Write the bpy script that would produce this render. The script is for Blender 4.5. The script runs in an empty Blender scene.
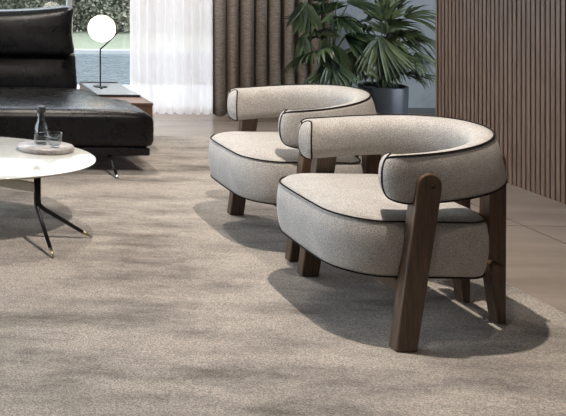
import bpy, bmesh, math, random
from mathutils import Vector, Matrix, noise
random.seed(7)
C = bpy.context.scene.collection
SC = bpy.context.scene
PI = math.pi

# ------------------------------------------------------------------ camera
W, H = 566, 416
F_PX = 740.0
CX, CY = -124.0, -37.0          # principal point of the (cropped) architectural photograph
EYE = 1.35
cam_d = bpy.data.cameras.new('camera')
cam = bpy.data.objects.new('camera', cam_d)
C.objects.link(cam)
cam.location = (0, 0, EYE)
cam.rotation_euler = (math.radians(90), 0, math.radians(2.63))
cam_d.sensor_fit = 'HORIZONTAL'
cam_d.sensor_width = 36
cam_d.lens = 36 * F_PX / W
cam_d.shift_x = (W / 2 - CX) / W
cam_d.shift_y = (CY - H / 2) / W
cam_d.clip_start = 0.05
cam_d.clip_end = 200
SC.camera = cam

# ------------------------------------------------------------------ world and lights
world = bpy.data.worlds.new('world')
SC.world = world
world.use_nodes = True
wn = world.node_tree.nodes
bg = wn['Background']
bg.inputs['Color'].default_value = (0.80, 0.90, 1.0, 1)
bg.inputs['Strength'].default_value = 6.4

def light(name, kind, loc, rot, energy, color, **kw):
    d = bpy.data.lights.new(name, kind)
    d.energy = energy
    d.color = color
    for k, v in kw.items():
        setattr(d, k, v)
    o = bpy.data.objects.new(name, d)
    C.objects.link(o)
    o.location = loc
    o.rotation_euler = rot
    return o

WARM = (1.0, 0.90, 0.80)
for (x, y, e, sz) in ((1.55, 2.15, 40, 125), (1.55, 2.72, 300, 125), (1.25, 4.72, 200, 88), (2.2, 5.95, 130, 100)):  # last spot is an added fill for the linen curtain and back floor
    light('ceiling_downlight_and_fill', 'SPOT', (x, y, 2.74), (0, 0, 0), e, WARM,
          spot_size=math.radians(sz), spot_blend=0.9, shadow_soft_size=0.02)

SC.view_settings.view_transform = 'Standard'
SC.view_settings.look = 'None'
SC.view_settings.gamma = 1
SC.view_settings.use_curve_mapping = False
SC.view_settings.exposure = 0.0

# ------------------------------------------------------------------ material helpers
def mat(name):
    m = bpy.data.materials.new(name)
    m.use_nodes = True
    nt = m.node_tree
    return m, nt, nt.nodes['Principled BSDF']

def N(nt, kind, **kw):
    n = nt.nodes.new(kind)
    for k, v in kw.items():
        if k.startswith('i_'):
            n.inputs[k[2:].replace('_', ' ')].default_value = v
        else:
            setattr(n, k, v)
    return n

def coords(nt, scale=(1, 1, 1), kind='Object', rot=(0, 0, 0)):
    t = N(nt, 'ShaderNodeTexCoord')
    mp = N(nt, 'ShaderNodeMapping')
    mp.inputs['Scale'].default_value = scale
    mp.inputs['Rotation'].default_value = rot
    nt.links.new(t.outputs[kind], mp.inputs['Vector'])
    return mp.outputs['Vector']

def ramp(nt, fac, stops):
    r = N(nt, 'ShaderNodeValToRGB')
    el = r.color_ramp.elements
    while len(el) < len(stops):
        el.new(0.5)
    for e, (p, c) in zip(el, stops):
        e.position = p
        e.color = (*c, 1)
    nt.links.new(fac, r.inputs['Fac'])
    return r.outputs['Color']

def noise_tex(nt, vec, scale, detail=4, rough=0.55):
    n = N(nt, 'ShaderNodeTexNoise')
    n.inputs['Scale'].default_value = scale
    n.inputs['Detail'].default_value = detail
    n.inputs['Roughness'].default_value = rough
    nt.links.new(vec, n.inputs['Vector'])
    return n.outputs['Fac']

def bump(nt, b, h, strength, dist=0.01):
    n = N(nt, 'ShaderNodeBump')
    n.inputs['Strength'].default_value = strength
    n.inputs['Distance'].default_value = dist
    nt.links.new(h, n.inputs['Height'])
    nt.links.new(n.outputs['Normal'], b.inputs['Normal'])

def mix(nt, a, b_, fac, mode='MIX'):
    n = N(nt, 'ShaderNodeMix', data_type='RGBA', blend_type=mode)
    if isinstance(fac, float):
        n.inputs[0].default_value = fac
    else:
        nt.links.new(fac, n.inputs[0])
    for i, s in ((6, a), (7, b_)):
        if isinstance(s, tuple):
            n.inputs[i].default_value = (*s, 1)
        else:
            nt.links.new(s, n.inputs[i])
    return n.outputs[2]

def simple(name, col, rough=0.5, metal=0.0, spec=0.5):
    m, nt, b = mat(name)
    v = coords(nt)
    f = noise_tex(nt, v, 30, 3)
    c = ramp(nt, f, [(0.3, tuple(x * 0.92 for x in col)), (0.7, tuple(min(1, x * 1.06) for x in col))])
    nt.links.new(c, b.inputs['Base Color'])
    b.inputs['Roughness'].default_value = rough
    b.inputs['Metallic'].default_value = metal
    b.inputs['Specular IOR Level'].default_value = spec
    return m

M = {}

def fabric():
    m, nt, b = mat('boucle_fabric')
    v = coords(nt)
    f = noise_tex(nt, v, 290, 3, 0.8)
    c1 = ramp(nt, f, [(0.36, (0.22, 0.20, 0.18)), (0.5, (0.40, 0.375, 0.345)), (0.64, (0.58, 0.555, 0.525))])
    f2 = noise_tex(nt, v, 14, 4)
    c2 = ramp(nt, f2, [(0.35, (0.90, 0.90, 0.90)), (0.65, (1, 1, 1))])
    nt.links.new(mix(nt, c1, c2, 1.0, 'MULTIPLY'), b.inputs['Base Color'])
    b.inputs['Roughness'].default_value = 0.95
    b.inputs['Specular IOR Level'].default_value = 0.15
    b.inputs['Sheen Weight'].default_value = 0.15
    bump(nt, b, f, 0.6, 0.003)
    return m
M['fabric'] = fabric()
M['piping'] = simple('dark_piping', (0.010, 0.007, 0.007), 0.7, 0, 0.2)

def walnut(name, dark, light_, scale=(14, 14, 1.2)):
    m, nt, b = mat(name)
    v = coords(nt, scale)
    f = noise_tex(nt, v, 6, 8, 0.7)
    c = ramp(nt, f, [(0.3, dark), (0.7, light_)])
    nt.links.new(c, b.inputs['Base Color'])
    b.inputs['Roughness'].default_value = 0.45
    bump(nt, b, f, 0.15, 0.002)
    return m
M['walnut'] = walnut('dark_walnut', (0.030, 0.017, 0.010), (0.130, 0.076, 0.044))
M['slat'] = walnut('slat_wood', (0.080, 0.044, 0.027), (0.165, 0.096, 0.060), (8, 8, 0.7))
M['gap'] = simple('slat_backing', (0.012, 0.009, 0.008), 0.8)
M['table_wood'] = walnut('side_table_walnut', (0.05, 0.026, 0.015), (0.22, 0.12, 0.072), (14, 1.2, 14))

def leather():
    m, nt, b = mat('black_leather')
    v = coords(nt)
    vo = N(nt, 'ShaderNodeTexVoronoi', i_Scale=260.0)
    nt.links.new(v, vo.inputs['Vector'])
    f = noise_tex(nt, v, 9, 5)
    c = ramp(nt, f, [(0.3, (0.005, 0.005, 0.006)), (0.7, (0.011, 0.0105, 0.011))])
    nt.links.new(c, b.inputs['Base Color'])
    r = N(nt, 'ShaderNodeMapRange')
    r.inputs['To Min'].default_value = 0.20
    r.inputs['To Max'].default_value = 0.36
    nt.links.new(f, r.inputs['Value'])
    nt.links.new(r.outputs['Result'], b.inputs['Roughness'])
    b.inputs['Specular IOR Level'].default_value = 0.24
    f3 = noise_tex(nt, v, 5, 3)
    ad = N(nt, 'ShaderNodeMath', operation='MULTIPLY_ADD')
    ad.inputs[1].default_value = 6.0
    nt.links.new(f3, ad.inputs[0])
    nt.links.new(vo.outputs['Distance'], ad.inputs[2])
    bump(nt, b, ad.outputs[0], 0.14, 0.004)
    return m
M['leather'] = leather()
M['black_metal'] = simple('black_metal', (0.012, 0.012, 0.013), 0.35, 0.6)
M['brass'] = simple('brass', (0.45, 0.36, 0.20), 0.3, 1.0)
M['champagne'] = simple('champagne_metal', (0.46, 0.42, 0.34), 0.4, 0.4)
M['nickel'] = simple('nickel', (0.7, 0.7, 0.7), 0.25, 1.0)
M['white_top'] = simple('white_lacquer', (0.50, 0.50, 0.475), 0.12, 0, 0.6)
M['grey_tray'] = simple('grey_lacquer', (0.40, 0.43, 0.47), 0.12)
M['charcoal'] = simple('charcoal', (0.02, 0.02, 0.022), 0.4)
M['pot'] = simple('pot_glaze', (0.075, 0.08, 0.095), 0.35, 0.3)
M['soil'] = simple('soil', (0.03, 0.02, 0.013), 0.95)
M['stem'] = simple('plant_stem', (0.06, 0.09, 0.03), 0.6)
M['white_paint'] = simple('white_paint', (0.62, 0.62, 0.61), 0.7)
M['ceiling_paint'] = simple('ceiling_paint', (0.34, 0.33, 0.32), 0.8)
M['dark_wall'] = simple('added_wall_greige', (0.22, 0.20, 0.18), 0.8)  # kept dark so the added walls reflect little light
M['frame_metal'] = simple('window_frame_metal', (0.45, 0.46, 0.47), 0.4, 0.3)
M['coping'] = simple('pool_coping', (0.34, 0.345, 0.35), 0.7)

def rug_mat():
    m, nt, b = mat('rug_pile')
    v = coords(nt, (0.75, 2.3, 1))
    f = noise_tex(nt, v, 1.9, 8, 0.68)
    c1 = ramp(nt, f, [(0.35, (0.20, 0.172, 0.145)), (0.45, (0.38, 0.335, 0.29)), (0.57, (0.56, 0.495, 0.43))])
    v2 = coords(nt)
    g = noise_tex(nt, v2, 190, 2, 0.8)
    c2 = ramp(nt, g, [(0.38, (0.50, 0.50, 0.50)), (0.62, (1.2, 1.2, 1.2))])
    nt.links.new(mix(nt, c1, c2, 1.0, 'MULTIPLY'), b.inputs['Base Color'])
    b.inputs['Roughness'].default_value = 0.95
    b.inputs['Specular IOR Level'].default_value = 0.1
    b.inputs['Sheen Weight'].default_value = 0.2
    bump(nt, b, g, 1.0, 0.012)
    return m
M['rug'] = rug_mat()

def floor_mat():
    m, nt, b = mat('stone_tiles')
    v = coords(nt)
    v2 = coords(nt, (0.5, 3.0, 1))
    f = noise_tex(nt, v2, 2.2, 7, 0.6)
    c1 = ramp(nt, f, [(0.3, (0.22, 0.18, 0.15)), (0.7, (0.32, 0.27, 0.225))])
    br = N(nt, 'ShaderNodeTexBrick')
    br.offset = 0.0
    br.inputs['Scale'].default_value = 1.0
    br.inputs['Brick Width'].default_value = 1.25
    br.inputs['Row Height'].default_value = 1.25
    br.inputs['Mortar Size'].default_value = 0.004
    br.inputs['Mortar Smooth'].default_value = 0.1
    mp = N(nt, 'ShaderNodeMapping')
    mp.inputs['Location'].default_value = (-3.15 + 1.25 * 4, -3.95 + 1.25 * 6, 0)
    nt.links.new(v, mp.inputs['Vector'])
    nt.links.new(mp.outputs['Vector'], br.inputs['Vector'])
    c = mix(nt, c1, (0.10, 0.085, 0.075), br.outputs['Fac'])
    nt.links.new(c, b.inputs['Base Color'])
    r = N(nt, 'ShaderNodeMapRange')
    r.inputs['To Min'].default_value = 0.12
    r.inputs['To Max'].default_value = 0.24
    nt.links.new(f, r.inputs['Value'])
    nt.links.new(r.outputs['Result'], b.inputs['Roughness'])
    return m
M['floor'] = floor_mat()

def plaster():
    m, nt, b = mat('grey_plaster')
    v = coords(nt)
    f = noise_tex(nt, v, 7, 8, 0.7)
    c = ramp(nt, f, [(0.3, (0.22, 0.235, 0.25)), (0.7, (0.33, 0.345, 0.36))])
    nt.links.new(c, b.inputs['Base Color'])
    b.inputs['Roughness'].default_value = 0.85
    bump(nt, b, f, 0.3, 0.01)
    return m
M['plaster'] = plaster()

def linen():
    m, nt, b = mat('brown_linen')
    v = coords(nt, (25, 25, 190))
    f = noise_tex(nt, v, 1.0, 3, 0.6)
    v2 = coords(nt, (300, 300, 30))
    g = noise_tex(nt, v2, 1.0, 2, 0.6)
    c1 = ramp(nt, f, [(0.3, (0.15, 0.122, 0.098)), (0.7, (0.33, 0.28, 0.235))])
    c2 = ramp(nt, g, [(0.3, (0.8, 0.8, 0.8)), (0.7, (1.1, 1.1, 1.1))])
    nt.links.new(mix(nt, c1, c2, 1.0, 'MULTIPLY'), b.inputs['Base Color'])
    b.inputs['Roughness'].default_value = 0.9
    b.inputs['Specular IOR Level'].default_value = 0.1
    return m
M['linen'] = linen()

def sheer():
    m, nt, b = mat('sheer_voile')
    out = nt.nodes['Material Output']
    v = coords(nt, (500, 500, 500))
    f = noise_tex(nt, v, 1.0, 2)
    c = ramp(nt, f, [(0.3, (0.80, 0.73, 0.70)), (0.7, (0.86, 0.79, 0.76))])
    tl = N(nt, 'ShaderNodeBsdfTranslucent')
    df = N(nt, 'ShaderNodeBsdfDiffuse')
    tr = N(nt, 'ShaderNodeBsdfTransparent')
    nt.links.new(c, tl.inputs['Color'])
    nt.links.new(c, df.inputs['Color'])
    m1 = N(nt, 'ShaderNodeMixShader')
    m1.inputs[0].default_value = 0.2
    nt.links.new(tl.outputs[0], m1.inputs[1])
    nt.links.new(df.outputs[0], m1.inputs[2])
    m2 = N(nt, 'ShaderNodeMixShader')
    m2.inputs[0].default_value = 0.20
    nt.links.new(m1.outputs[0], m2.inputs[1])
    nt.links.new(tr.outputs[0], m2.inputs[2])
    nt.links.new(m2.outputs[0], out.inputs['Surface'])
    return m
M['sheer'] = sheer()

def pane_mat(name, tint, ior=1.5, rough=0.0):
    m, nt, b = mat(name)
    out = nt.nodes['Material Output']
    tr = N(nt, 'ShaderNodeBsdfTransparent')
    tr.inputs['Color'].default_value = (*tint, 1)
    gl = N(nt, 'ShaderNodeBsdfGlossy')
    gl.inputs['Roughness'].default_value = rough
    lw = N(nt, 'ShaderNodeLayerWeight')
    lw.inputs['Blend'].default_value = 0.5
    pw = N(nt, 'ShaderNodeMath', operation='POWER')
    pw.inputs[1].default_value = 4.0
    nt.links.new(lw.outputs['Facing'], pw.inputs[0])
    fr = N(nt, 'ShaderNodeMath', operation='MULTIPLY_ADD')
    fr.inputs[1].default_value = 0.85
    fr.inputs[2].default_value = ((ior - 1) / (ior + 1)) ** 2
    nt.links.new(pw.outputs[0], fr.inputs[0])
    ms = N(nt, 'ShaderNodeMixShader')
    nt.links.new(fr.outputs[0], ms.inputs[0])
    nt.links.new(tr.outputs[0], ms.inputs[1])
    nt.links.new(gl.outputs[0], ms.inputs[2])
    nt.links.new(ms.outputs[0], out.inputs['Surface'])
    return m
M['pane'] = pane_mat('window_glass', (0.98, 0.98, 0.975))
M['tumbler'] = pane_mat('drinking_glass', (0.93, 0.94, 0.945), 1.5)
M['water_in_glass'] = pane_mat('drinking_water', (0.88, 0.90, 0.91), 1.33)

def pool_mat():
    m, nt, b = mat('pool_water')
    v = coords(nt, (0.7, 2.2, 1))
    f = noise_tex(nt, v, 1.9, 4, 0.6)
    b.inputs['Base Color'].default_value = (0.07, 0.09, 0.10, 1)
    b.inputs['Roughness'].default_value = 0.06
    b.inputs['IOR'].default_value = 1.33
    bump(nt, b, f, 0.7, 0.14)
    return m
M['pool'] = pool_mat()

def lawn_mat():
    m, nt, b = mat('lawn_grass')
    v = coords(nt)
    f = noise_tex(nt, v, 25, 5, 0.7)
    c = ramp(nt, f, [(0.3, (0.14, 0.155, 0.10)), (0.7, (0.24, 0.255, 0.185))])
    nt.links.new(c, b.inputs['Base Color'])
    b.inputs['Roughness'].default_value = 0.95
    bump(nt, b, f, 0.8, 0.03)
    return m
M['lawn'] = lawn_mat()

def leafy(name, a, b_, scale, rough=0.55, trans=0.0):
    m, nt, b = mat(name)
    oi = N(nt, 'ShaderNodeNewGeometry')
    v = coords(nt)
    f = noise_tex(nt, v, scale, 3)
    ad = N(nt, 'ShaderNodeMath', operation='ADD')
    sb = N(nt, 'ShaderNodeMath', operation='MULTIPLY_ADD')
    sb.inputs[1].default_value = 0.5
    sb.inputs[2].default_value = -0.25
    nt.links.new(oi.outputs['Random Per Island'], sb.inputs[0])
    nt.links.new(sb.outputs[0], ad.inputs[0])
    nt.links.new(f, ad.inputs[1])
    c = ramp(nt, ad.outputs[0], [(0.25, a), (0.75, b_)])
    nt.links.new(c, b.inputs['Base Color'])
    b.inputs['Roughness'].default_value = rough
    if trans:
        b.inputs['Transmission Weight'].default_value = 0
    return m
M['palm'] = leafy('palm_leaf', (0.010, 0.022, 0.008), (0.115, 0.14, 0.055), 6, 0.38)
M['broad'] = leafy('broad_leaf', (0.008, 0.021, 0.012), (0.065, 0.095, 0.036), 5, 0.35)
M['hedge'] = leafy('hedge_leaf', (0.05, 0.052, 0.034), (0.25, 0.25, 0.18), 1.2, 0.7)
M['hedge_core'] = simple('hedge_shade', (0.035, 0.045, 0.02), 0.9)

def marble():
    m, nt, b = mat('grey_marble')
    v = coords(nt)
    f = noise_tex(nt, v, 22, 8, 0.75)
    c = ramp(nt, f, [(0.35, (0.17, 0.145, 0.135)), (0.5, (0.33, 0.30, 0.285)), (0.65, (0.43, 0.40, 0.39))])
    nt.links.new(c, b.inputs['Base Color'])
    b.inputs['Roughness'].default_value = 0.35
    return m
M['marble'] = marble()

def emit(name, col, s):
    m, nt, b = mat(name)
    b.inputs['Base Color'].default_value = (0.9, 0.9, 0.88, 1)
    b.inputs['Emission Color'].default_value = (*col, 1)
    b.inputs['Emission Strength'].default_value = s
    b.inputs['Roughness'].default_value = 0.2
    return m
M['globe'] = emit('opal_glass', (1.0, 0.90, 0.72), 5.0)

# ------------------------------------------------------------------ object helpers
def mesh_obj(name, verts, faces, m, parent=None, smooth=True, mats=None, fmat=None):
    me = bpy.data.meshes.new(name)
    me.from_pydata([tuple(v) for v in verts], [], faces)
    me.update()
    for mm in (mats or [m]):
        me.materials.append(mm)
    if fmat:
        me.polygons.foreach_set('material_index', fmat)
    bm = bmesh.new()
    bm.from_mesh(me)
    bmesh.ops.recalc_face_normals(bm, faces=bm.faces)
    bm.to_mesh(me)
    bm.free()
    me.polygons.foreach_set('use_smooth', [smooth] * len(me.polygons))
    o = bpy.data.objects.new(name, me)
    C.objects.link(o)
    if parent:
        o.parent = parent
    return o

def from_bm(name, bm, m, parent=None, smooth=True):
    bmesh.ops.recalc_face_normals(bm, faces=bm.faces)
    me = bpy.data.meshes.new(name)
    bm.to_mesh(me)
    bm.free()
    me.materials.append(m)
    me.polygons.foreach_set('use_smooth', [smooth] * len(me.polygons))
    o = bpy.data.objects.new(name, me)
    C.objects.link(o)
    if parent:
        o.parent = parent
    return o

def thing(name, label, cat, loc=(0, 0, 0), rz=0, group=None):
    o = bpy.data.objects.new(name, None)
    o.empty_display_size = 0.1
    C.objects.link(o)
    o.location = loc
    o.rotation_euler = (0, 0, rz)
    tag(o, label, cat, group)
    return o

def tag(o, label, cat, group=None, kind=None):
    o['label'] = label
    o['category'] = cat
    if group:
        o['group'] = group
    if kind:
        o['kind'] = kind
    return o

def struct(o):
    o['kind'] = 'structure'
    return o

def box_bm(x0, x1, y0, y1, z0, z1, bev=0.0, seg=3, bm=None):
    b = bmesh.new()
    vs = [b.verts.new((x, y, z)) for x in (x0, x1) for y in (y0, y1) for z in (z0, z1)]
    for f in ((0, 1, 3, 2), (4, 6, 7, 5), (0, 4, 5, 1), (2, 3, 7, 6), (0, 2, 6, 4), (1, 5, 7, 3)):
        b.faces.new([vs[i] for i in f])
    bmesh.ops.recalc_face_normals(b, faces=b.faces)
    if bev:
        bmesh.ops.bevel(b, geom=list(b.edges), offset=bev, segments=seg, profile=0.5, affect='EDGES')
    return b

def box(name, x0, x1, y0, y1, z0, z1, m, parent=None, bev=0.0, seg=3):
    return from_bm(name, box_bm(x0, x1, y0, y1, z0, z1, bev, seg), m, parent, smooth=False)

def prism(name, poly, axis, a0, a1, m, parent=None, bev=0.004, seg=2):
    """poly in the plane orthogonal to axis ('y': (x,z); 'x': (y,z); 'z': (x,y))."""
    b = bmesh.new()
    def pt(p, a):
        return {'y': (p[0], a, p[1]), 'x': (a, p[0], p[1]), 'z': (p[0], p[1], a)}[axis]
    A = [b.verts.new(pt(p, a0)) for p in poly]
    B = [b.verts.new(pt(p, a1)) for p in poly]
    b.faces.new(A)
    b.faces.new(B[::-1])
    n = len(poly)
    for i in range(n):
        b.faces.new((A[i], A[(i + 1) % n], B[(i + 1) % n], B[i]))
    bmesh.ops.recalc_face_normals(b, faces=b.faces)
    if bev:
        ed = [e for e in b.edges if len(e.link_faces) == 2 and e.calc_face_angle(0) > 0.5]
        bmesh.ops.bevel(b, geom=ed, offset=bev, segments=seg, profile=0.5, affect='EDGES')
    return from_bm(name, b, m, parent, smooth=False)

def lathe(name, prof, m, parent=None, n=40, center=(0, 0, 0), squash=(1, 1), cap=True):
    vs, fs = [], []
    for (r, z) in prof:
        for i in range(n):
            a = 2 * PI * i / n
            vs.append((center[0] + r * squash[0] * math.cos(a), center[1] + r * squash[1] * math.sin(a), center[2] + z))
    k = len(prof)
    for j in range(k - 1):
        for i in range(n):
            fs.append((j * n + i, j * n + (i + 1) % n, (j + 1) * n + (i + 1) % n, (j + 1) * n + i))
    if cap:
        if prof[0][0] > 1e-5:
            fs.append(tuple(range(n))[::-1])
        if prof[-1][0] > 1e-5:
            fs.append(tuple((k - 1) * n + i for i in range(n)))
    return mesh_obj(name, vs, fs, m, parent)

def tube_data(pts, radii, n=10, closed=False, flat=None):
    pts = [Vector(p) for p in pts]
    if not isinstance(radii, (list, tuple)):
        radii = [radii] * len(pts)
    vs, fs = [], []
    k = len(pts)
    up = None
    for i, p in enumerate(pts):
        if closed:
            t = (pts[(i + 1) % k] - pts[i - 1]).normalized()
        else:
            t = (pts[min(i + 1, k - 1)] - pts[max(i - 1, 0)]).normalized()
        if up is None:
            up = Vector((0, 0, 1)) if abs(t.z) < 0.9 else Vector((0, 1, 0))
        s = t.cross(up)
        if s.length < 1e-4:
            s = t.orthogonal()
        s.normalize()
        up = s.cross(t).normalized()
        for j in range(n):
            a = 2 * PI * j / n
            vs.append(p + (s * math.cos(a) + up * math.sin(a)) * radii[i])
    rng = k if closed else k - 1
    for i in range(rng):
        i2 = (i + 1) % k
        for j in range(n):
            fs.append((i * n + j, i * n + (j + 1) % n, i2 * n + (j + 1) % n, i2 * n + j))
    if not closed:
        fs.append(tuple(range(n))[::-1])
        fs.append(tuple((k - 1) * n + j for j in range(n)))
    return vs, fs

def tube(name, pts, radii, m, parent=None, n=10, closed=False):
    v, f = tube_data(pts, radii, n, closed)
    return mesh_obj(name, v, f, m, parent)

def merge(parts):
    vs, fs = [], []
    for v, f in parts:
        o = len(vs)
        vs += list(v)
        fs += [tuple(i + o for i in ff) for ff in f]
    return vs, fs

def smooth_path(pts, n=8):
    """Catmull-Rom through points"""
    P_ = [Vector(p) for p in pts]
    out = []
    for i in range(len(P_) - 1):
        p0 = P_[max(i - 1, 0)]; p1 = P_[i]; p2 = P_[i + 1]; p3 = P_[min(i + 2, len(P_) - 1)]
        for k in range(n):
            t = k / n
            out.append(0.5 * ((2 * p1) + (p2 - p0) * t + (2 * p0 - 5 * p1 + 4 * p2 - p3) * t * t + (3 * p1 - p0 - 3 * p2 + p3) * t ** 3))
    out.append(P_[-1])
    return out

# ------------------------------------------------------------------ the room shell
struct(box('floor', -6, 6.2, -3.5, 6.98, -0.1, 0.0, M['floor']))
struct(box('added_wall_front', -6, 6.2, -3.5, -3.4, 0, 2.8, M['dark_wall']))  # unseen wall added to cut sky light from behind the camera
struct(box('added_wall_left', -2.7, -2.6, -3.39, 2.7, 0, 2.8, M['dark_wall']))  # unseen wall added to block near-left sky light, open farther back
struct(box('ceiling', -2.7, 6.2, -3.5, 7.0, 2.8, 2.9, M['ceiling_paint']))
struct(box('wall_back', 3.05, 6.2, 6.88, 7.0, 0, 2.8, M['plaster']))
struct(box('wall_niche', 6.05, 6.2, 5.2, 6.87, 0, 2.8, M['plaster']))
struct(box('baseboard_back', 3.05, 6.05, 6.862, 6.88, 0, 0.045, M['charcoal']))

def slat_wall():
    vs, fs, fm = [], [], []
    def add(x0, x1, y0, y1, z0, z1, mi):
        o = len(vs)
        for x in (x0, x1):
            for y in (y0, y1):
                for z in (z0, z1):
                    vs.append((x, y, z))
        for f in ((0, 1, 3, 2), (4, 6, 7, 5), (0, 4, 5, 1), (2, 3, 7, 6), (0, 2, 6, 4), (1, 5, 7, 3)):
            fs.append(tuple(i + o for i in f)); fm.append(mi)
    add(3.68, 3.80, -1.0, 5.31, 0, 2.8, 1)
    y = 5.31
    add(3.655, 3.80, 5.31, 5.325, 0, 2.8, 0)
    pitch = 0.0335
    while y > 0.2:
        add(3.662, 3.682, y - 0.0245, y, 0.0, 2.8, 0)
        y -= pitch
    o = mesh_obj('wall_right', vs, fs, None, None, False, [M['slat'], M['gap']], fm)
    return struct(o)
slat_wall()

# window wall: frames and panes
wf = bpy.data.objects.new('window_1', None); C.objects.link(wf); struct(wf)
for xm in (-2.6, 1.46, 3.02):
    box('window_frame', xm - 0.022, xm + 0.022, 6.84, 6.90, 0, 2.8, M['frame_metal'], wf)
box('window_frame', -2.6, 3.04, 6.84, 6.90, 0.0, 0.03, M['frame_metal'], wf)
for a, b_ in ((-2.58, 1.44), (1.48, 3.0)):
    box('window_pane', a, b_, 6.865, 6.875, 0.03, 2.8, M['pane'], wf)

# ------------------------------------------------------------------ outdoors
struct(box('terrace', -8, 14, 6.99, 8.45, -0.25, -0.02, M['coping']))
o = box('pool_water', -8, 14, 8.45, 11.60, -0.35, -0.06, M['pool']); tag(o, 'rippling blue-grey pool water behind the window', 'pool', kind='stuff')
struct(box('pool_kerb', -8, 14, 11.60, 11.75, -0.3, 0.0, M['coping']))
o = box('lawn', -12, 20, 11.75, 16.5, -0.3, -0.01, M['lawn']); tag(o, 'pale green lawn beyond the swimming pool', 'grass', kind='stuff')

def hedge():
    root = thing('hedge', 'tall leafy hedge closing off the lawn behind the pool', 'hedge', (3, 14.6, 0))
    # irregular core, coloured dark to stand in for shade between the leaves
    vs, fs = [], []
    nx, nz = 90, 16
    for i in range(nx + 1):
        for j in range(nz + 1):
            x = -9 + 18 * i / nx
            z = 3.6 * j / nz
            d = noise.noise(Vector((x * 1.3, z * 1.3, 3))) * 0.35
            vs.append((x, d + 0.15, z))
    for i in range(nx):
        for j in range(nz):
            a = i * (nz + 1) + j
            fs.append((a, a + nz + 1, a + nz + 2, a + 1))
    front = len(vs)
    vs += [(-9, 1.6, 0), (9, 1.6, 0), (9, 1.6, 3.6), (-9, 1.6, 3.6)]
    fs.append((front, front + 1, front + 2, front + 3))
    mesh_obj('shade_core', vs, fs, M['hedge_core'], root)
    vs, fs = [], []
    R_ = random.Random(3)
    for k in range(80000):
        x = R_.uniform(-5, 7.5); z = R_.uniform(0.05, 3.3)
        d = noise.noise(Vector((x * 1.3, z * 1.3, 3))) * 0.35
        y = d + R_.uniform(-0.18, 0.16)
        a = R_.uniform(0, 2 * PI); t = R_.uniform(-0.9, 0.9)
        blade = noise.noise(Vector((x * 0.5, 0, 9))) > 0.05
        L = R_.uniform(0.04, 0.085) * (1.6 if blade else 1); w = L * (0.13 if blade else 0.33)
        dv = Vector((math.cos(a) * math.cos(t), -abs(math.sin(a)) * 0.6, math.sin(t) + (0.8 if blade else 0.1))).normalized()
        sd = dv.cross(Vector((R_.uniform(-1, 1), R_.uniform(-1, 1), R_.uniform(-1, 1)))).normalized() * w
        p = Vector((x, y, z)); o_ = len(vs)
        vs += [p, p + dv * L * 0.5 + sd, p + dv * L, p + dv * L * 0.5 - sd]
        fs.append((o_, o_ + 1, o_ + 2, o_ + 3))
    lf = mesh_obj('foliage', vs, fs, M['hedge'], root)
    lf['kind'] = 'stuff'
hedge()

# ------------------------------------------------------------------ curtains
def curtain(name, x0, x1, y, z0, z1, waves, amp, m, thick, seed, parent=None):
    R_ = random.Random(seed)
    nx = waves * 14
    nz = 24
    ph = [R_.uniform(-0.5, 0.5) for _ in range(waves + 2)]
    am = [R_.uniform(0.6, 1.2) for _ in range(waves + 2)]
    def off(u, v):
        s = u * waves
        i = int(s); fr = s - i
        a = am[i] * (1 - fr) + am[i + 1] * fr
        p = ph[i] * (1 - fr) + ph[i + 1] * fr
        drift = 0.35 * math.sin(v * 2.0 + i * 1.3) * (1 - v)
        return a * amp * math.sin(2 * PI * s + p + drift)
    vs, fs = [], []
    for s_ in (-1, 1):
        for j in range(nz + 1):
            v = j / nz
            for i in range(nx + 1):
                u = i / nx
                hem = (z0 + 0.006 * math.sin(u * waves * 2 * PI + 1)) if j == 0 else z0 + (z1 - z0) * v
                vs.append((x0 + (x1 - x0) * u + 0.3 * amp * math.cos(2 * PI * u * waves), y + off(u, v) + s_ * thick / 2, hem))
    w = nx + 1
    L = (nz + 1) * w
    for j in range(nz):
        for i in range(nx):
            a = j * w + i
            fs.append((a, a + 1, a + w + 1, a + w))
            if thick:
                fs.append((L + a, L + a + w, L + a + w + 1, L + a + 1))
    if thick:
        for i in range(nx):
            fs.append((i, L + i, L + i + 1, i + 1))
            t = nz * w + i
            fs.append((t, t + 1, L + t + 1, L + t))
        for j in range(nz):
            for i in (0, nx):
                a = j * w + i
                fs.append((a, a + w, L + a + w, L + a))
    else:
        vs = vs[:L]
    return mesh_obj(name, vs, fs, m, parent)

tag(curtain('sheer_curtain', 1.965, 2.75, 6.74, 0.006, 2.8, 10, 0.032, M['sheer'], 0, 5),
    'translucent white sheer curtain hanging to the floor at the window', 'curtain')
tag(curtain('linen_curtain', 2.655, 3.70, 6.66, 0.008, 2.8, 9, 0.046, M['linen'], 0.004, 11),
    'opaque brown linen curtain hanging in folds behind the armchairs', 'curtain')

# ------------------------------------------------------------------ rug
def rug():
    x0, x1, y0, y1, t = -2.4, 2.50, -0.4, 5.82, 0.014
    b = box_bm(x0, x1, y0, y1, 0.001, t, 0.006, 2)
    return from_bm('rug', b, M['rug'], None, smooth=False)
tag(rug(), 'large mottled beige area rug under the armchairs and coffee table', 'rug')
RZ = 0.014

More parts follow.
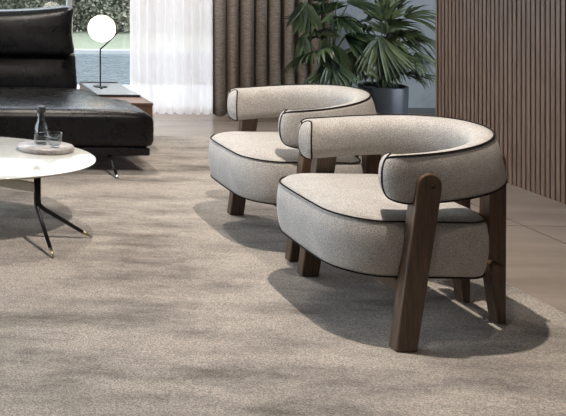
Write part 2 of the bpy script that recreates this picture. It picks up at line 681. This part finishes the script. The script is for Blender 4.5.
# ------------------------------------------------------------------ armchair
def outline(x0, x1, w, rf, rr, n=14, bow=0.0):
    """closed plan outline, counter-clockwise; front at x0, rear at x1"""
    pts = []
    def arc(cx, cy, r, a0, a1):
        for i in range(n + 1):
            a = a0 + (a1 - a0) * i / n
            pts.append((cx + r * math.cos(a), cy + r * math.sin(a)))
    arc(x1 - rr, w - rr, rr, 0, PI / 2)
    for k in range(1, 6):
        pts.append((x1 - rr + (x0 + rf - x1 + rr) * k / 6, w))
    arc(x0 + rf, w - rf, rf, PI / 2, PI)
    for k in range(1, 8):
        yy = (w - rf) - 2 * (w - rf) * k / 8
        pts.append((x0, yy))
    arc(x0 + rf, -w + rf, rf, PI, 1.5 * PI)
    for k in range(1, 6):
        pts.append((x0 + rf + (x1 - rr - x0 - rf) * k / 6, -w))
    arc(x1 - rr, -w + rr, rr, 1.5 * PI, 2 * PI)
    out = []
    for (x, y) in pts:
        t = 1 - (y / w) ** 2
        if x < (x0 + x1) / 2:
            x -= bow * t * (1 - (x - x0) / ((x1 - x0) / 2))
        out.append((x, y))
    return out

def offset_outline(pts, d):
    n = len(pts)
    res = []
    for i in range(n):
        a = Vector(pts[i - 1]); b_ = Vector(pts[(i + 1) % n])
        t = (b_ - a)
        if t.length < 1e-6:
            t = Vector((0, 1))
        t.normalize()
        res.append((pts[i][0] + t.y * d, pts[i][1] - t.x * d))
    return res

def dedupe(pts):
    out = []
    for p in pts:
        if not out or (Vector(p) - Vector(out[-1])).length > 1e-4:
            out.append(p)
    if (Vector(out[0]) - Vector(out[-1])).length < 1e-4:
        out.pop()
    return out

def cushion(name, ol, levels, crown, m, parent, cbot=None):
    """levels: (offset, z) rings, then a crown of scaled rings to height crown over the last ring"""
    cx = sum(p[0] for p in ol) / len(ol); cy = sum(p[1] for p in ol) / len(ol)
    rings = []
    z0 = levels[0][1]
    r0 = offset_outline(ol, levels[0][0])
    for s in (0.05, 0.5, 0.9):
        rings.append([(cx + (p[0] - cx) * s, cy + (p[1] - cy) * s, z0 - 0.002 * (1 - s)) for p in r0])
    for d, z in levels:
        rings.append([(p[0], p[1], z) for p in offset_outline(ol, d)])
    rl = offset_outline(ol, levels[-1][0]); zl = levels[-1][1]
    for s in (0.975, 0.93, 0.86, 0.76, 0.62, 0.45, 0.25, 0.05):
        k = (1 - s ** 2.6) ** 0.62
        rings.append([(cx + (p[0] - cx) * s, cy + (p[1] - cy) * s, zl + crown * k) for p in rl])
    n = len(ol)
    vs = [p for r in rings for p in r]
    fs = []
    for j in range(len(rings) - 1):
        for i in range(n):
            fs.append((j * n + i, j * n + (i + 1) % n, (j + 1) * n + (i + 1) % n, (j + 1) * n + i))
    fs.append(tuple(range(n))[::-1])
    fs.append(tuple((len(rings) - 1) * n + i for i in range(n)))
    return mesh_obj(name, vs, fs, m, parent)

def make_armchair(label, loc):
    t = thing('armchair', label, 'armchair', loc, 0, 'boucle armchairs on the rug')
    # seat
    ol = dedupe(outline(-0.194, 0.326, 0.283, 0.15, 0.10, bow=0.012))
    seat = cushion('seat', ol, [(-0.012, 0.236), (-0.003, 0.243), (0.004, 0.27), (0.011, 0.32), (0.011, 0.37), (0.005, 0.415), (-0.002, 0.430), (-0.010, 0.438)], 0.036, M['fabric'], t)
    for z, d in ((0.434, 0.0), (0.240, -0.002)):
        tube('piping', [(p[0], p[1], z) for p in offset_outline(ol, d)], 0.0032, M['piping'], seat, 8, True)
    # wrap-around backrest
    hw, xt, xc, xr = 0.270, -0.006, 0.06, 0.430     # centreline half width, tip x, ellipse start, rear x
    path = []
    AR, AA = 0.11, math.radians(28)
    for k in range(8):
        a = AA * (1 - k / 8)
        path.append((xt - AR * math.sin(a), -hw + AR * (1 - math.cos(a))))
    for k in range(8):
        path.append((xt + (xc - xt) * k / 8, -hw))
    nn = 60
    for k in range(nn + 1):
        a = -PI / 2 + PI * k / nn
        e = 0.92
        ca = math.copysign(abs(math.cos(a)) ** e, math.cos(a)); sa = math.copysign(abs(math.sin(a)) ** e, math.sin(a))
        path.append((xc + (xr - xc) * ca, hw * sa))
    for k in range(1, 9):
        path.append((xc + (xt - xc) * k / 8, hw))
    for k in range(1, 9):
        a = AA * k / 8
        path.append((xt - AR * math.sin(a), hw - AR * (1 - math.cos(a))))
    TH, HH = 0.044, 0.082
    def section(scale=1.0, sn=1.0):
        pts = []
        # outer face flat with crisp piped edges, inner face a soft bulge
        NO = 12
        for i in range(NO + 1):
            u = -1 + 2 * i / NO
            pts.append(((TH * (0.90 + 0.16 * (1 - abs(u) ** 3))) * sn * scale, HH * u * scale))
        for i in range(1, 24):
            a = PI / 2 + PI * i / 24
            c, s_ = math.cos(a), math.sin(a)
            ex = 0.78 if s_ > 0 else 0.62
            w_ = TH * 1.9
            pts.append((TH * 0.90 - w_ * abs(c) ** 0.72, math.copysign(abs(s_) ** ex, s_) * HH * scale) if scale == 1.0 else
                       ((TH * 0.90 - w_ * abs(c) ** 0.72) * scale, math.copysign(abs(s_) ** ex, s_) * HH * scale))
        return pts
    def frame(i):
        a = Vector(path[max(i - 1, 0)]); b_ = Vector(path[min(i + 1, len(path) - 1)])
        tt = (b_ - a).normalized()
        return tt, Vector((tt.y, -tt.x))
    def zc(i):
        x = path[i][0]
        u = max(0, min(1, (x - xt) / (xr - xt)))
        return 0.588 + 0.050 * u ** 1.3
    rings = []
    def tip_section(i):
        d = min(i, len(path) - 1 - i)
        k = max(0.0, 1 - d / 9.0)
        k = 1 - math.sqrt(max(0.0, 1 - k * k))
        u = max(0, min(1, (path[i][0] - xt) / (xr - xt)))
        out_ = []
        for q, (a, b_) in enumerate(section(1.0)):
            # towards the arm end the section closes to an oval
            al = math.atan2(b_ / HH, (a + TH * 0.05) / TH)
            ea = TH * 0.66 * math.copysign(abs(math.cos(al)) ** 0.7, math.cos(al)) - TH * 0.12
            eb = HH * 0.97 * math.copysign(abs(math.sin(al)) ** 0.7, math.sin(al))
            lean = -0.018 * u * b_ / HH
            out_.append((a + (ea - a) * k + lean, b_ + (eb - b_) * k))
        return out_
    def ring(p, nv, zz, sc, i=None, outer_=False):
        if i is None:
            i = 0
        out_ = []
        for a, b_ in tip_section(i):
            q = tip_shift(i, b_ * sc)
            out_.append((p[0] + nv.x * a * sc + q[0], p[1] + nv.y * a * sc + q[1], zz + b_ * sc))
        return out_
    def tip_shift(i, b_):
        # the arm end is rounded in side view: its upper and lower corners are drawn back
        d = min(i, len(path) - 1 - i)
        if d > 11:
            return (0, 0)
        w_ = (1 - d / 12) ** 1.5
        v = 0.036 * (1 - math.sqrt(max(0.0, 1 - min(1.0, abs(b_) / (HH * 0.99)) ** 2.4))) * w_
        tt = frame(i)[0]
        s_ = 1 if i < len(path) / 2 else -1
        return (tt.x * v * s_, tt.y * v * s_)
    K = len(path)
    t0, n0 = frame(0)
    for ext, sc in ((0.007, 0.05), (0.0065, 0.5), (0.005, 0.80), (0.003, 0.93)):
        p = Vector(path[0]) - t0 * ext
        rings.append(ring(p, n0, zc(0), sc))
    for i in range(K):
        tt, nv = frame(i)
        sc = 0.985 if i in (0, K - 1) else 1.0
        rings.append(ring(path[i], nv, zc(i), sc, i))
    t1, n1 = frame(K - 1)
    for ext, sc in ((0.003, 0.93), (0.005, 0.80), (0.0065, 0.5), (0.007, 0.05)):
        p = Vector(path[-1]) + t1 * ext
        rings.append(ring(p, n1, zc(K - 1), sc, K - 1))
    vs = [v for r in rings for v in r]; fs = []
    n = 36
    for j in range(len(rings) - 1):
        for i in range(n):
            fs.append((j * n + i, j * n + (i + 1) % n, (j + 1) * n + (i + 1) % n, (j + 1) * n + i))
    fs.append(tuple(range(n))[::-1]); fs.append(tuple((len(rings) - 1) * n + i for i in range(n)))
    back = mesh_obj('backrest', vs, fs, M['fabric'], t)
    sec = section(1.0)
    def line(idx):
        pts = []
        for i in range(K):
            tt, nv = frame(i)
            a, b_ = tip_section(i)[idx]
            q = tip_shift(i, b_)
            pts.append((path[i][0] + nv.x * a * 1.01 + q[0], path[i][1] + nv.y * a * 1.01 + q[1], zc(i) + b_ * 1.01))
        return pts
    tube('piping', line(12), 0.0032, M['piping'], back, 8)
    tube('piping', line(0), 0.0032, M['piping'], back, 8)
    for i, nv in ((0, n0), (K - 1, n1)):
        tube('piping', [(path[i][0] + nv.x * a + tip_shift(i, b_)[0], path[i][1] + nv.y * a + tip_shift(i, b_)[1], zc(i) + b_) for a, b_ in tip_section(i)], 0.0032, M['piping'], back, 8, True)
    # front legs: leaning boards with a rounded top outside the arms
    for s in (-1, 1):
        poly = [(-0.052, 0), (0.021, 0), (0.101, 0.545)]
        cxx, czz, r = 0.063, 0.574, 0.040
        for k in range(11):
            a = math.radians(-8 + 180 * k / 10)
            poly.append((cxx + r * math.cos(a), czz + r * math.sin(a)))
        y0, y1 = (s * 0.284, s * 0.328)
        lg = prism('leg', poly, 'y', min(y0, y1), max(y0, y1), M['walnut'], t, 0.006, 3)
        bt = lathe('bolt', [(0.0, -0.002), (0.0065, -0.002), (0.0065, 0.002), (0.0, 0.003)], M['black_metal'], lg, 16)
        bt.rotation_euler = (s * -PI / 2, 0, 0)
        bt.location = (0.070, s * 0.329, 0.569)
    # rear legs: flat boards close together behind the back
    for s in (-1, 1):
        poly = [(0.453, 0), (0.481, 0), (0.484, 0.60), (0.478, 0.625), (0.445, 0.625), (0.420, 0.50), (0.415, 0.26)]
        y0, y1 = s * 0.062, s * 0.112
        prism('leg', poly, 'y', min(y0, y1), max(y0, y1), M['walnut'], t, 0.006, 3)
    # under frame
    bmf = box_bm(-0.012, 0.040, -0.285, 0.285, 0.178, 0.226, 0.004, 2)
    me = bpy.data.meshes.new('tmp')
    for s in (-1, 1):
        b2 = box_bm(0.03, 0.430, s * 0.087 - 0.02, s * 0.087 + 0.02, 0.200, 0.236, 0.004, 2)
        b2.to_mesh(me); bmf.from_mesh(me); b2.free()
    b3 = box_bm(0.395, 0.438, -0.16, 0.16, 0.205, 0.240, 0.004, 2)
    b3.to_mesh(me); bmf.from_mesh(me); b3.free()
    from_bm('under_frame', bmf, M['walnut'], t, smooth=False)
    return t

chair1 = make_armchair('beige boucle armchair with dark piping, nearer of the two, beside the rug edge', (1.717, 2.945, RZ))

def copy_tree(o, parent=None):
    c = o.copy()
    C.objects.link(c)
    if parent:
        c.parent = parent
    for ch in list(o.children):
        copy_tree(ch, c)
    return c
chair2 = copy_tree(chair1)
chair2.location = (1.744, 3.715, RZ)
chair2['label'] = 'beige boucle armchair with dark piping, farther one, between the near armchair and the brown curtain'

# ------------------------------------------------------------------ coffee table
def coffee_table():
    cxx, cyy = 0.125, 3.875
    t = thing('coffee_table', 'oval white-topped coffee table on black splayed legs', 'table', (cxx, cyy, RZ))
    top = 0.338
    prof = [(0.0, top - 0.019), (0.93, top - 0.019), (0.975, top - 0.012), (0.995, top - 0.004), (0.997, top - 0.001), (0.992, top), (0.0, top)]
    n = 96
    vs, fs = [], []
    for (r, z) in prof:
        for i in range(n):
            a = 2 * PI * i / n
            e = 0.96
            ca = math.copysign(abs(math.cos(a)) ** e, math.cos(a)); sa = math.copysign(abs(math.sin(a)) ** e, math.sin(a))
            rr = max(r, 0.002)
            vs.append((rr * 0.830 * ca, rr * 0.458 * sa, z))
    for j in range(len(prof) - 1):
        for i in range(n):
            fs.append((j * n + i, j * n + (i + 1) % n, (j + 1) * n + (i + 1) % n, (j + 1) * n + i))
    fs.append(tuple(range(n))[::-1]); fs.append(tuple((len(prof) - 1) * n + i for i in range(n)))
    fm = [1 if j < 3 else 0 for j in range(len(prof) - 1) for i in range(n)] + [1, 0]
    mesh_obj('tabletop', vs, fs, None, t, True, [M['white_top'], M['champagne']], fm)
    # diagonal beam
    px, py = 0.488, -0.272
    dx = Vector((-px, -py, 0)).normalized(); sd = Vector((-dx.y, dx.x, 0)) * 0.012
    a = Vector((px, py, 0)); b_ = Vector((-px, -py, 0))
    vs = []
    for p in (a, b_):
        for s in (-1, 1):
            for z in (0.231, 0.273):
                vs.append((p.x + s * sd.x, p.y + s * sd.y, z))
    fs = [(0, 1, 3, 2), (4, 6, 7, 5), (0, 4, 5, 1), (2, 3, 7, 6), (0, 2, 6, 4), (1, 5, 7, 3)]
    mesh_obj('beam', vs, fs, M['champagne'], t, False)
    for s in (1, -1):
        post = Vector((px * s, py * s, 0))
        parts = []
        for (fx, fy, ox) in ((0.036, -0.236, -0.004), (0.276, 0.034, 0.006)):
            foot = post + Vector((fx * s, fy * s, 0.0))
            o_ = Vector((ox * s, 0, 0))
            knee = post + o_ + Vector((0, 0, 0.165))
            d = (foot - knee)
            pts = [post + o_ + Vector((0, 0, top - 0.019)), post + o_ + Vector((0, 0, 0.20)), post + o_ + Vector((0, 0, 0.175)) + d * 0.01,
                   knee + d * 0.05 + Vector((0, 0, 0.004)), knee + d * 0.12, knee + d * 0.80]
            lg = tube('leg', pts, [0.012, 0.012, 0.0115, 0.011, 0.0105, 0.009], M['black_metal'], t, 12)
            tube('leg_tip', [knee + d * 0.80, knee + d * 0.965], [0.0088, 0.004], M['brass'], lg, 12)
    return t
coffee_table()
TT = RZ + 0.338

# marble tray, carafe, tumbler
tag(lathe('serving_tray', [(0.0, 0), (0.143, 0), (0.149, 0.003), (0.149, 0.022), (0.146, 0.026), (0.0, 0.026)], M['marble'], None, 64, (0.722, 3.985, TT + 0.0005), (1, 0.74)),
    'oval grey marble serving tray on the white coffee table', 'tray')
TY = TT + 0.0270
def carafe(x, y):
    t = thing('carafe', 'small clear glass carafe with dark stopper on the marble tray', 'carafe', (x, y, TY))
    lathe('body', [(0.0, 0.0), (0.034, 0.0), (0.038, 0.006), (0.039, 0.05), (0.037, 0.085), (0.030, 0.105), (0.022, 0.120), (0.020, 0.135), (0.021, 0.165), (0.0185, 0.165),
                   (0.0175, 0.135), (0.0195, 0.120), (0.027, 0.104), (0.034, 0.084), (0.036, 0.05), (0.035, 0.009), (0.0, 0.008)], M['tumbler'], t, 32, cap=False)
    lathe('water', [(0.0, 0.0085), (0.0345, 0.0095), (0.0355, 0.05), (0.0352, 0.062), (0.0, 0.062)], M['water_in_glass'], t, 32)
    lathe('stopper', [(0.0, 0.130), (0.017, 0.130), (0.018, 0.166), (0.023, 0.168), (0.0235, 0.196), (0.021, 0.200), (0.0, 0.201)], M['charcoal'], t, 24)
carafe(0.705, 4.02)
def tumbler(x, y):
    t = thing('tumbler', 'short glass tumbler of water in front of the carafe', 'glass', (x, y, TY))
    lathe('body', [(0.0, 0), (0.026, 0), (0.029, 0.004), (0.040, 0.040), (0.041, 0.076), (0.0395, 0.076), (0.0385, 0.041), (0.027, 0.012), (0.0, 0.010)], M['tumbler'], t, 32, cap=False)
    lathe('water', [(0.0, 0.0105), (0.0265, 0.0125), (0.0378, 0.041), (0.0382, 0.050), (0.0, 0.050)], M['water_in_glass'], t, 32)
tumbler(0.762, 3.945)

# ------------------------------------------------------------------ sofa
def pillow_box(name, x0, x1, y0, y1, z0, z1, r, m, parent, puff=0.02, seg=22, fn=None):
    """superellipsoid-like leather cushion"""
    b = bmesh.new()
    nx = max(seg, int((x1 - x0) / 0.06)); ny = seg; nz = 14
    cx, cy, cz = (x0 + x1) / 2, (y0 + y1) / 2, (z0 + z1) / 2
    hx, hy, hz = (x1 - x0) / 2, (y1 - y0) / 2, (z1 - z0) / 2
    vmap = {}
    def V(i, j, k):
        key = (i, j, k)
        if key in vmap:
            return vmap[key]
        u, v, w = -1 + 2 * i / nx, -1 + 2 * j / ny, -1 + 2 * k / nz
        p = Vector((u * hx, v * hy, w * hz))
        q = Vector((max(-hx + r, min(hx - r, p.x)), max(-hy + r, min(hy - r, p.y)), max(-hz + r, min(hz - r, p.z))))
        d = p - q
        if d.length > 1e-9:
            p = q + d.normalized() * r
        # puff
        p.z += puff * math.copysign(1, w) * (1 - abs(u) ** 4) * (1 - abs(v) ** 3) * (abs(w) ** 2)
        if fn:
            p = fn(p, u, v, w)
        vmap[key] = b.verts.new((p.x + cx, p.y + cy, p.z + cz))
        return vmap[key]
    for i in range(nx):
        for j in range(ny):
            for k in (0, nz):
                b.faces.new((V(i, j, k), V(i + 1, j, k), V(i + 1, j + 1, k), V(i, j + 1, k)))
    for i in range(nx):
        for k in range(nz):
            for j in (0, ny):
                b.faces.new((V(i, j, k), V(i + 1, j, k), V(i + 1, j, k + 1), V(i, j, k + 1)))
    for j in range(ny):
        for k in range(nz):
            for i in (0, nx):
                b.faces.new((V(i, j, k), V(i, j + 1, k), V(i, j + 1, k + 1), V(i, j, k + 1)))
    return from_bm(name, b, m, parent)

def sofa():
    t = thing('sofa', 'low black leather sofa with high back cushions on thin metal feet', 'sofa', (0.0, 4.73, RZ))
    X0, X1 = -1.3, 1.548
    prism('platform', [(X0, 0.012), (X1 - 0.034, 0.012), (X1 - 0.034, 0.48), (1.36, 0.50), (1.36, 1.05), (X0, 1.05)], 'z', 0.118, 0.166, M['leather'], t, 0.010, 3)
    def sf(p, u, v, w):
        if w > 0:
            p.z -= 0.02 * max(0, v) ** 2
            if u > 0.8:
                p.z -= 0.02 * ((u - 0.8) / 0.2) ** 2
        p.x += 0.006 * math.sin(7 * v)
        # the chaise narrows behind the side table
        if u > 0.7 and v > -0.15:
            k = min(1, (v + 0.15) / 0.22)
            p.x -= 0.175 * k * k * (3 - 2 * k) * (u - 0.7) / 0.3
        return p
    seat = pillow_box('seat_cushion', X0, X1, 0.0, 1.0, 0.162, 0.398, 0.056, M['leather'], t, 0.03, 40, sf)
    # back cushions
    def bf(p, u, v, w):
        p.y += 0.10 * w * 0.5
        if v < 0:
            p.y -= 0.035 * (1 - u ** 4) * (1 - w * w)
        return p
    pillow_box('back_cushion', X0, 1.265, 0.93, 1.13, 0.37, 0.665, 0.045, M['leather'], t, 0.0, 20, bf)
    def hf(p, u, v, w):
        p.y += 0.05 * w
        if v < 0:
            p.y -= 0.03 * (1 - u ** 4) * (1 - w * w)
        # corners rise like pillow ears, top sags between
        if w > 0 and u > 0.35:
            k = (u - 0.35) / 0.65
            p.z += 0.045 * k ** 3
            p.x += 0.015 * k ** 3 * w
        if abs(u) > 0.9:
            p.x -= 0.012 * (1 - w * w) * math.copysign(1, u)
        return p
    hc = pillow_box('headrest_cushion', X0, 1.245, 0.91, 1.15, 0.642, 0.968, 0.05, M['leather'], t, 0.0, 20, hf)
    # a seam along the top front of the headrest
    box('back_panel', X0, 1.24, 1.10, 1.16, 0.17, 0.84, M['leather'], t, 0.02, 3)
    for (xx, yy) in ((1.285, -0.085), (1.295, 0.98), (-1.0, -0.085), (-1.0, 0.98)):
        lg = tube('foot', [(xx - 0.020, yy + 0.14, 0.125), (xx - 0.004, yy + 0.012, 0.02)], [0.013, 0.0095], M['black_metal'], t, 10)
        tube('foot_tip', [(xx - 0.004, yy + 0.012, 0.022), (xx, yy, 0.0005)], [0.0098, 0.008], M['nickel'], lg, 10)
        
sofa()

# ------------------------------------------------------------------ side table, tray, lamp
def side_table():
    t = thing('side_table', 'low walnut side table standing against the end of the sofa', 'table', (1.55, 5.72, RZ))
    box('tabletop', -0.165, 0.158, -0.44, 0.43, 0.335, 0.352, M['table_wood'], t, 0.002, 2)
    box('cabinet', -0.160, 0.154, -0.435, 0.425, 0.205, 0.335, M['table_wood'], t, 0.002, 2)
    box('drawer_slot', -0.10, -0.03, -0.428, -0.395, 0.3525, 0.355, M['charcoal'], t)
    for x in (-0.13, 0.14):
        for y in (-0.25, 0.38):
            tube('leg', [(x, y, 0.206), (x, y, -0.0135 if y > 0.1 else 0.0005)], 0.010, M['black_metal'], t, 10)
side_table()
ST = RZ + 0.355
def tray2():
    t = thing('lacquer_tray', 'flat grey lacquer tray with black rim under the globe lamp', 'tray', (1.535, 5.83, ST - 0.002))
    box('base', -0.148, 0.148, -0.315, 0.315, 0.0, 0.008, M['grey_tray'], t)
    box('rim', -0.152, 0.152, -0.323, -0.313, 0.0, 0.016, M['charcoal'], t)
    box('rim', -0.152, 0.152, 0.265, 0.285, 0.0, 0.016, M['charcoal'], t)
    box('rim', -0.155, -0.148, -0.323, 0.285, 0.0, 0.013, M['charcoal'], t)
    box('rim', 0.148, 0.155, -0.323, 0.285, 0.0, 0.010, M['grey_tray'], t)
tray2()

def lamp():
    x, y = 1.497, 5.90
    t = thing('table_lamp', 'slim table lamp with glowing opal globe balanced on an angled dark stem', 'lamp', (x, y, ST + 0.0065))
    lathe('base', [(0.0, 0), (0.055, 0), (0.055, 0.006), (0.0, 0.008)], M['black_metal'], t, 32)
    tube('dimmer_knob', [(0.0, -0.06, 0.006), (-0.02, -0.10, 0.004)], 0.009, M['black_metal'], t, 10)
    tube('stem', smooth_path([(0, 0, 0.005), (0, 0, 0.15), (0, 0, 0.288), (0.008, 0, 0.303), (0.06, 0, 0.352), (0.168, 0.0, 0.466)], 5), 0.006, M['black_metal'], t, 10)
    lathe('globe', [(max(0.0, 0.1035 * math.sin(PI * i / 24)), 0.463 - 0.1035 * math.cos(PI * i / 24)) for i in range(25)], M['globe'], t, 40, (-0.003, -0.05, 0.0))
lamp()

# ------------------------------------------------------------------ plants
def leaflet(base, d, up, L, w, droop, seg=7, fold=0.35, thick=0.0):
    vs, fs = [], []
    p = Vector(base); d = Vector(d).normalized()
    prev = None
    step = L / seg
    for i in range(seg + 1):
        u = i / seg
        ww = w * (math.sin(PI * min(1, (0.12 + 0.88 * u)) ** 0.8) ** 0.8 if u < 1 else 0.0)
        if i == seg:
            ww = 0.0005
        s = d.cross(up)
        if s.length < 1e-3:
            s = d.orthogonal()
        s.normalize()
        nrm = s.cross(d).normalized()
        vs += [p - s * ww + nrm * ww * fold, p, p + s * ww + nrm * ww * fold]
        if i:
            o = (i - 1) * 3
            fs += [(o, o + 1, o + 4, o + 3), (o + 1, o + 2, o + 5, o + 4)]
        p = p + d * step
        d = (d + Vector((0, 0, -1)) * droop * step * (0.4 + 1.6 * u)).normalized()
    return vs, fs

def fan_frond(hub, out, nleaf, spread, L, w, droop, R_, tilt=0.0, fused=0.0):
    """palmate leaf: leaflets radiate from hub around direction 'out'"""
    out = Vector(out).normalized()
    side = out.cross(Vector((0, 0, 1)))
    if side.length < 0.05:
        side = Vector((1, 0, 0))
    side.normalize()
    nrm = side.cross(out).normalized()
    if tilt:
        rm = Matrix.Rotation(tilt, 3, out)
        side = rm @ side; nrm = rm @ nrm
    parts = []
    for i in range(nleaf):
        a = spread * (-1 + 2 * i / (nleaf - 1)) + R_.uniform(-0.04, 0.04)
        d = out * math.cos(a) + side * math.sin(a) + nrm * R_.uniform(-0.06, 0.10)
        l = L * (0.72 + 0.28 * math.cos(a * 0.8)) * R_.uniform(0.9, 1.06)
        parts.append(leaflet(Vector(hub) + d * 0.01, d, nrm, l, w * R_.uniform(0.85, 1.1), droop * R_.uniform(0.7, 1.3)))
    return merge(parts)

def pot(parent, r, h, m):
    lathe('pot', [(0.0, 0.0), (r * 0.92, 0.0), (r * 0.94, 0.01), (r, h - 0.01), (r * 0.995, h), (r * 0.93, h), (r * 0.92, h - 0.04), (0.0, h - 0.04)], m, parent, 48)
    lathe('soil', [(0.0, h - 0.039), (r * 0.915, h - 0.039), (r * 0.7, h - 0.028), (0.0, h - 0.022)], M['soil'], parent, 32, cap=False)

def frond_plant(name, label, base, pr, ph, fronds, m, seed, potm):
    R_ = random.Random(seed)
    t = thing(name, label, 'plant', base)
    pot(t, pr, ph, potm)
    B = Vector(base)
    for (hub, out, nl, sp, L, w, dr, tilt) in fronds:
        h = Vector(hub) - B
        root = Vector((R_.uniform(-0.04, 0.04), R_.uniform(-0.04, 0.04), ph - 0.03))
        mid = Vector((root.x * 0.4 + h.x * 0.6 * 0.6, root.y * 0.4 + h.y * 0.36, root.z + (h.z - root.z) * 0.62 + 0.03))
        pts = smooth_path([root, mid, h], 6)
        pv = tube_data(pts, [0.007 - 0.004 * i / len(pts) for i in range(len(pts))], 6)
        fv = fan_frond(h, out, nl, sp, L, w, dr, R_, tilt)
        nf = len(fv[1])
        vs, fs = merge([fv, pv])
        fm = [0] * nf + [1] * (len(fs) - nf)
        mesh_obj('frond', vs, fs, None, t, True, [m, M['stem']], fm)
    return t

b1 = (3.927, 6.337, 0.001)
fr = []
# (hub x, y, z in the room, out dir (x, y, z), leaflets, spread, length, width, droop, tilt)
for (hx, hy, hz, out, nl, sp, L, w, dr, tl) in (
    (3.729, 6.068, 0.769, (-0.05, -0.35, -1.0), 15, 0.75, 0.36, 0.016, 0.5, 0.1),
    (3.566, 6.12, 0.634, (-0.35, -0.4, -0.95), 13, 0.85, 0.29, 0.015, 0.8, -0.2),
    (4.101, 6.345, 0.893, (0.8, -0.3, 0.3), 15, 0.9, 0.28, 0.012, 4.5, 0.5),
    (4.134, 6.296, 0.748, (0.9, -0.3, -0.2), 17, 0.95, 0.30, 0.011, 5.0, 0.2),
    (4.13, 6.266, 0.62, (0.5, -0.4, -0.8), 13, 0.8, 0.30, 0.011, 2.0, 0.6),
    (3.903, 6.286, 0.864, (-0.1, -0.3, 0.8), 13, 1.0, 0.20, 0.017, 2.0, 0.0),
    (3.749, 6.269, 0.799, (-0.6, -0.3, 0.5), 13, 1.0, 0.24, 0.016, 2.5, -0.4),
    (3.872, 6.134, 0.61, (0.3, -0.7, -0.3), 13, 1.1, 0.24, 0.016, 1.5, 0.1),
    (3.689, 6.276, 0.468, (-0.8, -0.2, -0.1), 13, 1.0, 0.24, 0.014, 2.0, 0.1),
    (4.134, 6.446, 0.531, (0.6, 0.3, 0.1), 13, 1.0, 0.28, 0.014, 2.4, 0.1),
    (4.046, 6.462, 0.74, (0.1, 0.5, 0.4), 13, 1.2, 0.25, 0.016, 2.0, 0.1),
    (3.761, 6.209, 0.6, (-0.3, -0.6, 0.0), 13, 1.2, 0.22, 0.015, 1.6, 0.3),
    (3.972, 6.219, 0.755, (0.2, -0.7, 0.3), 13, 1.2, 0.20, 0.015, 2.4, -0.2),
    (3.915, 6.356, 0.925, (0.5, 0.1, 0.9), 9, 0.6, 0.20, 0.014, 1.4, 0.4),
    (4.051, 6.343, 0.959, (0.35, -0.2, 0.9), 11, 0.8, 0.19, 0.014, 1.5, 0.2),
    (3.92, 6.286, 0.946, (0.0, -0.3, 0.9), 11, 0.9, 0.16, 0.014, 2.0, 0.1),
    (4.234, 6.351, 0.677, (0.55, -0.2, -0.8), 13, 0.5, 0.34, 0.011, 1.4, 0.2),
    (3.736, 6.168, 0.452, (-0.1, -0.8, -0.1), 11, 1.1, 0.20, 0.014, 1.8, 0.2),
    (4.043, 6.242, 0.443, (0.6, -0.4, 0.0), 11, 0.9, 0.24, 0.012, 2.4, 0.2)):
    fr.append(((hx, hy, hz), out, nl, sp, L, w, dr, tl))
RP = random.Random(21)
for k in range(22):
    a = RP.uniform(0, 2 * PI); q = RP.uniform(0.1, 1.0)
    hub = (3.944 + 0.216 * q * math.cos(a), 6.338 + RP.uniform(-0.15, 0.15), 0.693 - 0.249 * q * math.sin(a))
    fr.append((hub, (math.cos(a) * q + RP.uniform(-.2, .2), -0.45, -math.sin(a) * q * 0.9 - 0.25), 13, 0.95,
               RP.uniform(0.19, 0.26), 0.0135, RP.uniform(1.5, 4.0), RP.uniform(-0.5, 0.5)))
frond_plant('potted_palm', 'bushy fan palm in a tall blue-grey pot before the grey wall', b1, 0.176, 0.335, fr, M['palm'], 4, M['pot'])

b2 = (3.414, 6.213, 0.001)
fr = []
for (hx, hy, hz, out, nl, sp, L, w, dr, tl) in (
    (3.206, 6.003, 0.631, (-0.9, -0.45, 0.0), 17, 1.2, 0.34, 0.022, 6.0, 0.5),
    (3.165, 6.102, 1.036, (-0.15, -0.3, -0.9), 9, 0.5, 0.27, 0.026, 0.8, 0.0),
    (3.157, 6.101, 0.763, (-0.1, -0.3, -1.0), 7, 0.30, 0.24, 0.026, 0.4, 0.2),
    (3.283, 6.207, 0.884, (-0.6, -0.3, 0.0), 9, 0.9, 0.22, 0.028, 2.5, 0.2),
    (3.374, 6.111, 0.683, (-0.1, -0.6, -0.7), 7, 0.55, 0.22, 0.045, 0.8, 0.2),
    (3.577, 6.221, 1.015, (0.8, -0.3, 0.0), 11, 1.0, 0.26, 0.026, 3.2, 0.3),
    (3.461, 6.155, 0.921, (0.0, -0.6, -0.4), 11, 1.1, 0.24, 0.024, 2.0, -0.2),
    (3.343, 6.17, 1.033, (-0.3, -0.4, 0.6), 9, 0.9, 0.25, 0.028, 2.2, 0.1),
    (3.512, 6.218, 1.146, (0.4, -0.2, 0.7), 9, 0.9, 0.28, 0.028, 2.4, 0.1),
    (3.355, 6.05, 0.562, (0.1, -0.5, -0.8), 11, 0.8, 0.26, 0.020, 0.9, 0.2),
    (3.531, 6.169, 0.758, (0.5, -0.4, -0.4), 11, 0.9, 0.24, 0.020, 1.8, 0.4),
    (3.36, 6.261, 0.435, (-0.3, 0.1, -0.7), 9, 0.8, 0.2, 0.024, 1.0, 0.2)):
    fr.append(((hx, hy, hz), out, nl, sp, L, w, dr, tl))
for k in range(9):
    a = RP.uniform(0, 2 * PI); q = RP.uniform(0.1, 1.0)
    hub = (3.414 + 0.164 * q * math.cos(a), 6.213 + RP.uniform(-0.1, 0.2), 0.77 - 0.294 * q * math.sin(a))
    fr.append((hub, (math.cos(a) * q, -0.4, -math.sin(a) * q * 0.8), 9, 0.8,
               RP.uniform(0.2, 0.26), 0.024, RP.uniform(1.0, 2.6), RP.uniform(-0.5, 0.5)))
frond_plant('potted_broadleaf', 'tall dark-leaved plant with split leaves beside the brown curtain', b2, 0.16, 0.30, fr, M['broad'], 9, M['pot'])
